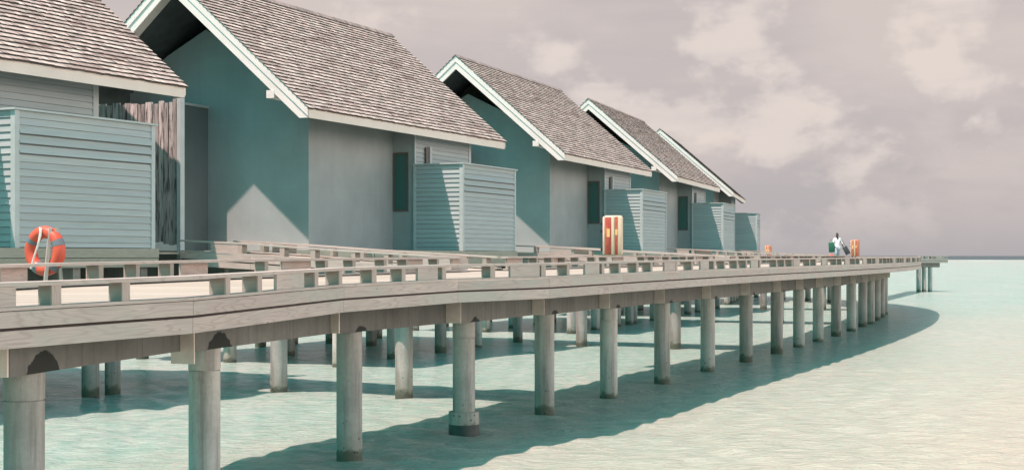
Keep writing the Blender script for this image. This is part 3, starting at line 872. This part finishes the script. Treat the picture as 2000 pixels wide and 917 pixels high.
m = MB(); m.rod([(-.06, -.1, .36), (-.02, -.12, .3), (-.04, -.12, .1), (-.1, -.12, -.12), (-.13, -.13, -.3)], .014)
m.rod([(-.02, -.1, .36), (.0, -.12, .25), (-.05, -.12, .02)], .010); m.build('hanging_rope', 'rope', lb, True)
ps = empty('lifebuoy_stand', (bx+.06, by+.03, zr(by)-.6), R(24))
tag(ps, 'wooden A shaped stand holding the orange lifebuoy', 'stand')
h0 = 1.22
for sx in (-1, 1):
    m = MB(); m.bar((sx*.15+.04, -.15, 0), (sx*.045+.04, -.15, h0), .05, .12, up=(0, 1, 0)); m.build('leg', 'wood', ps)
m = MB(); m.bar((-.1, -.06, .55), (.16, -.06, .55), .04, .07); m.build('crossbar', 'wood', ps)
m = MB(); m.tube(0.03, -.15, .56, .575, .02, 12); m.build('bolt', 'rope', ps)

# ------------------------------------------------------------------ striped safety cabinets
def stripmat(name, col, dirt):
    m_, t_, b_ = mat(name); v = t_.nodes.new('ShaderNodeTexCoord').outputs['Object']
    n_ = noise(t_, mapping(t_, v, (3, 3, 1.2)), 2.5, 5, .65)
    L(t_, mixc(t_, ramp(t_, n_, [(.42, 0), (.68, .8)]), col, dirt), b_.inputs['Base Color']); b_.inputs['Roughness'].default_value = .5
    return m_
M['cabcream'] = stripmat('faded_cream_fibreglass', (.60, .47, .35), (.46, .44, .30))
M['cabred'] = stripmat('faded_red_fibreglass', (.38, .05, .035), (.46, .15, .07))
M['cabpink'] = stripmat('bleached_pink_fibreglass', (.80, .58, .50), (.70, .42, .34))
M['cabyellow'] = stripmat('faded_yellow_label', (.75, .48, .18), (.70, .36, .16))
M['caborange'] = stripmat('faded_orange_fibreglass', (.40, .17, .09), (.30, .08, .05))
def rbox(mb, x0, x1, y0, y1, z0, z1, b=.05):
    """box rounded at all edges through an octagonal section in plan and a chamfer top and bottom"""
    def ring(z, ins):
        X0, X1, Y0, Y1 = x0+ins, x1-ins, y0+ins, y1-ins
        return [(X0+b, Y0, z), (X1-b, Y0, z), (X1-b*.3, Y0+b*.3, z), (X1, Y0+b, z), (X1, Y1-b, z), (X1-b*.3, Y1-b*.3, z), (X1-b, Y1, z), (X0+b, Y1, z), (X0+b*.3, Y1-b*.3, z), (X0, Y1-b, z), (X0, Y0+b, z), (X0+b*.3, Y0+b*.3, z)]
    rs = [ring(z0, b*.9), ring(z0+b*.3, b*.3), ring(z0+b, 0), ring(z1-b, 0), ring(z1-b*.3, b*.3), ring(z1, b*.9)]
    n = 12
    for a, c in zip(rs, rs[1:]):
        for i in range(n): mb.face([a[i], a[(i+1) % n], c[(i+1) % n], c[i]], [(0, 0)]*4)
    mb.face(rs[0][::-1], [(0, 0)]*n); mb.face(rs[-1], [(0, 0)]*n)
def cabinet(label, loc, rz, s=1.0, main='cabcream'):
    t = empty('safety_cabinet', loc, rz); t.scale = (s, s, s); tag(t, label, 'cabinet', 'striped safety cabinets on the jetty')
    z0, z1 = .42, 1.70
    m = MB(); rbox(m, -.30, .30, -.17, .20, z0, z1, .07); m.build('shell', main, t, True)
    m = MB(); rbox(m, -.25, -.055, -.185, -.10, z0+.04, z1-.05, .02); a = m.build('door_panel', 'cabred' if main != 'caborange' else 'caborange', t, True)
    m = MB(); m.box(-.20, -.10, -.189, -.1855, z0+.60, z0+.86); m.build('label_plate', 'cabyellow', a)
    m = MB(); rbox(m, -.045, .05, -.215, -.11, z0+.02, z1-.02, .035); m.build('centre_rib', 'cabcream', t, True)
    m = MB(); rbox(m, .062, .155, -.183, -.10, z0+.03, z1-.04, .015); a = m.build('door_panel', 'cabred', t, True)
    m = MB(); m.box(.07, .147, -.187, -.184, z0+.66, z0+.84); m.build('label_plate', 'cabyellow', a)
    m = MB(); rbox(m, -.325, -.265, -.175, .12, z0+.03, z1-.04, .03); m.build('side_flange', 'cabpink', t, True)
    for z in (z0+.2, z0+.78, z0+1.02):
        m = MB(); m.box(-.39, -.31, -.05, .03, z-.05, z+.05); m.box(-.40, -.36, -.07, .05, z-.025, z+.025); m.build('latch', 'black', t)
    for x in (-.22, -.02):
        m = MB(); m.box(x-.03, x+.03, -.03, .03, 0, z0+.02); m.build('leg', 'black', t)
    return t
zc = lambda y: zr(y)-.34
cabinet('large faded red and cream striped safety cabinet in front of the third villa', (.0702*45.6+.02, 45.6, zc(45.6)), R(-8), 1.0)
cabinet('orange and pink cabinet on the distant jetty, right beside the walking person', (.2395*94.5, 94.5, zc(94.5)), R(-30), .86, 'caborange')
cabinet('tiny dark orange cabinet just right of the last villa, half hidden by the rail', (.179*124.5, 124.5, zc(124.5)-.15), R(-30), .86, 'caborange')

# ------------------------------------------------------------------ landing platform at the far end
t = empty('landing_platform', (40.35, 142, 0), R(28))
tag(t, 'small landing platform on three dark piles beyond the end of the jetty', 'platform')
pz = EYE-.02
Wd, Dp = 3.75, 3.6
P = [Vector((0, 0, pz)), Vector((Wd, 0, pz)), Vector((Wd, Dp, pz))]
rail_kit(P, 1, t, .8, maxblocks=20, H=.3)
m = MB(); y = .02
while y < Dp:
    m.box(0, Wd, y, y+.143, pz-.36, pz-.32); y += .15
m.build('deck', 'deckwood', t)
m = MB(); m.box(-.2, Wd-.75, .28, .62, 2.45, pz-.365); m.box(-.2, Wd-.75, 2.8, 3.1, 2.45, pz-.365); m.build('beam', 'beam', t)
pm = pile_mesh(2.45)
for x, y in ((.33, .45), (1.05, .45), (1.86, .45)): link('pile', pm, t, Matrix.Translation((x, y, 0)))
m = MB(); m.bar((-.1, 1.8, pz-.4), (-29.0, -23.2, pz-.4), 1.6, .09); m.build('gangway', 'deckwood', t)

# ------------------------------------------------------------------ the walking person and what they carry
M['skin'] = simple('dark_skin', (.045, .028, .022), .5)
M['shirt'] = simple('white_shirt', (.80, .80, .82), .8)
M['trouser'] = simple('pale_grey_blue_trousers', (.34, .40, .45), .8)
M['green'] = simple('green_cloth_bag', (.01, .12, .07), .8)
M['bagdark'] = simple('dark_grey_case', (.035, .045, .05), .6)
M['redorange'] = simple('red_orange_bag', (.80, .16, .09), .6)
def skin(name, pts, edges, rad, m_, parent, root=0):
    me = bpy.data.meshes.new(name); me.from_pydata(pts, edges, []); o = link(name, me, parent)
    me.materials.append(M[m_])
    md = o.modifiers.new('skin', 'SKIN'); md.use_smooth_shade = True
    for v, r in zip(me.skin_vertices[0].data, rad):
        v.radius = (r, r) if not hasattr(r, '__len__') else r; v.use_root = False
    me.skin_vertices[0].data[root].use_root = True
    ss = o.modifiers.new('sub', 'SUBSURF'); ss.levels = 1; ss.render_levels = 2
    return o
py = 88.6; pxx = .2268*py
per = empty('person', (pxx, py, zr(py)-.325), R(6))
tag(per, 'person in white shirt and pale trousers walking on the far jetty, carrying bags', 'person')
B = [(0, 0, .95), (0, 0, 1.15), (0, 0, 1.38), (0, -.01, 1.50), (0, -.02, 1.60), (0, -.03, 1.70),       # 0-5 spine, neck, head
     (-.18, 0, 1.42), (-.27, .02, 1.16), (-.30, -.06, .93), (-.31, -.08, .86),                       # 6-9 right arm (screen left)
     (.18, 0, 1.42), (.29, .02, 1.18), (.36, -.05, .95), (.38, -.07, .88),                            # 10-13 left arm
     (-.09, 0, .90), (-.10, -.10, .50), (-.08, .06, .09), (-.08, -.08, .03),                          # 14-17 leg
     (.09, 0, .90), (.11, .03, .50), (.10, .20, .12), (.10, .10, .04)]                                # 18-21 leg
Ed = [(0, 1), (1, 2), (2, 3), (3, 4), (4, 5), (2, 6), (6, 7), (7, 8), (8, 9), (2, 10), (10, 11), (11, 12), (12, 13),
      (0, 14), (14, 15), (15, 16), (16, 17), (0, 18), (18, 19), (19, 20), (20, 21)]
rr = [(.13, .10), (.12, .09), (.15, .10), .055, (.075, .09), (.07, .085), .055, .042, .032, .035, .055, .042, .032, .035,
      .085, .06, .04, .04, .085, .06, .04, .04]
for hx, base in ((-.31, 9), (.38, 13)):
    bx_, by_, bz_ = B[base]
    for k in range(4):
        i0 = len(B); B += [(bx_+.0, by_-.03+.02*k, bz_-.045), (bx_+.006, by_-.03+.021*k-.005, bz_-.085+.004*abs(k-1.5)), (bx_-.01 if bx_ > 0 else bx_+.01, by_-.03+.021*k, bz_-.11)]
        Ed += [(base, i0), (i0, i0+1), (i0+1, i0+2)]; rr += [.010, .009, .008]
    i0 = len(B); B += [(bx_, by_-.05, bz_-.02), (bx_, by_-.065, bz_-.055)]; Ed += [(base, i0), (i0, i0+1)]; rr += [.011, .009]
body = skin('body', B, Ed, rr, 'skin', per)
T = [B[i] for i in (0, 1, 2, 3, 6, 7, 10, 11)]
skin('shirt', T+[(0, 0, .88), (-.285, -.015, 1.05), (.325, -.01, 1.07)], [(0, 1), (1, 2), (2, 3), (2, 4), (4, 5), (2, 6), (6, 7), (0, 8), (5, 9), (7, 10)],
     [(.155, .12), (.15, .115), (.17, .115), .06, .075, .065, .075, .065, (.16, .12), .055, .055], 'shirt', per)
skin('trousers', [B[0], B[14], B[15], B[16], B[18], B[19], B[20]], [(0, 1), (1, 2), (2, 3), (0, 4), (4, 5), (5, 6)],
     [(.15, .12), .11, .085, .065, .11, .085, .065], 'trouser', per)
m = MB(); m.tube(0, -.01, 1.69, 1.80, .082, 14, r1=.05); m.build('hair', 'black', per, True)
m = MB()
for sx in (-1, 1):
    m.box(sx*.03-.012, sx*.03+.012, -.135, -.115, 1.67, 1.685); m.box(sx*.088-.008, sx*.088+.008, -.03, .0, 1.63, 1.69)
m.box(-.012, .012, -.145, -.11, 1.63, 1.665); m.box(-.025, .025, -.125, -.11, 1.598, 1.608)
m.build('face_features', 'skin', per)
zf = zr(py)-.325
def bag(name, label, cat, loc, rot, dims, mt, strap=None):
    t = empty(name, loc); t.rotation_euler = rot; tag(t, label, cat)
    m = MB(); rbox(m, -dims[0]/2, dims[0]/2, -dims[1]/2, dims[1]/2, -dims[2], 0, min(dims)*.22); m.build('bag_body', mt, t, True)
    if strap:
        m = MB(); m.rod([(-dims[0]*.3, 0, -.02), (-dims[0]*.2, 0, strap*.7), (0, 0, strap), (dims[0]*.2, 0, strap*.7), (dims[0]*.3, 0, -.02)], .012, 6); m.build('strap', 'bagdark', t, True)
bag('cloth_bag', 'green bag held at the side of the walking person', 'bag', (pxx-.38, py-.06, zf+1.22), (0, R(-3), 0), (.32, .2, .62), 'green', .16)
bag('long_case', 'dark flat case slung slanting from the shoulder of the walking person', 'case', (pxx+.42, py-.12, zf+.95), (0, R(-28), 0), (.30, .09, .52), 'bagdark', .55)
bag('small_bag', 'small red orange bag at the feet beside the walking person', 'bag', (pxx-.38, py-.05, zf+.50), (0, 0, 0), (.22, .14, .42), 'redorange')
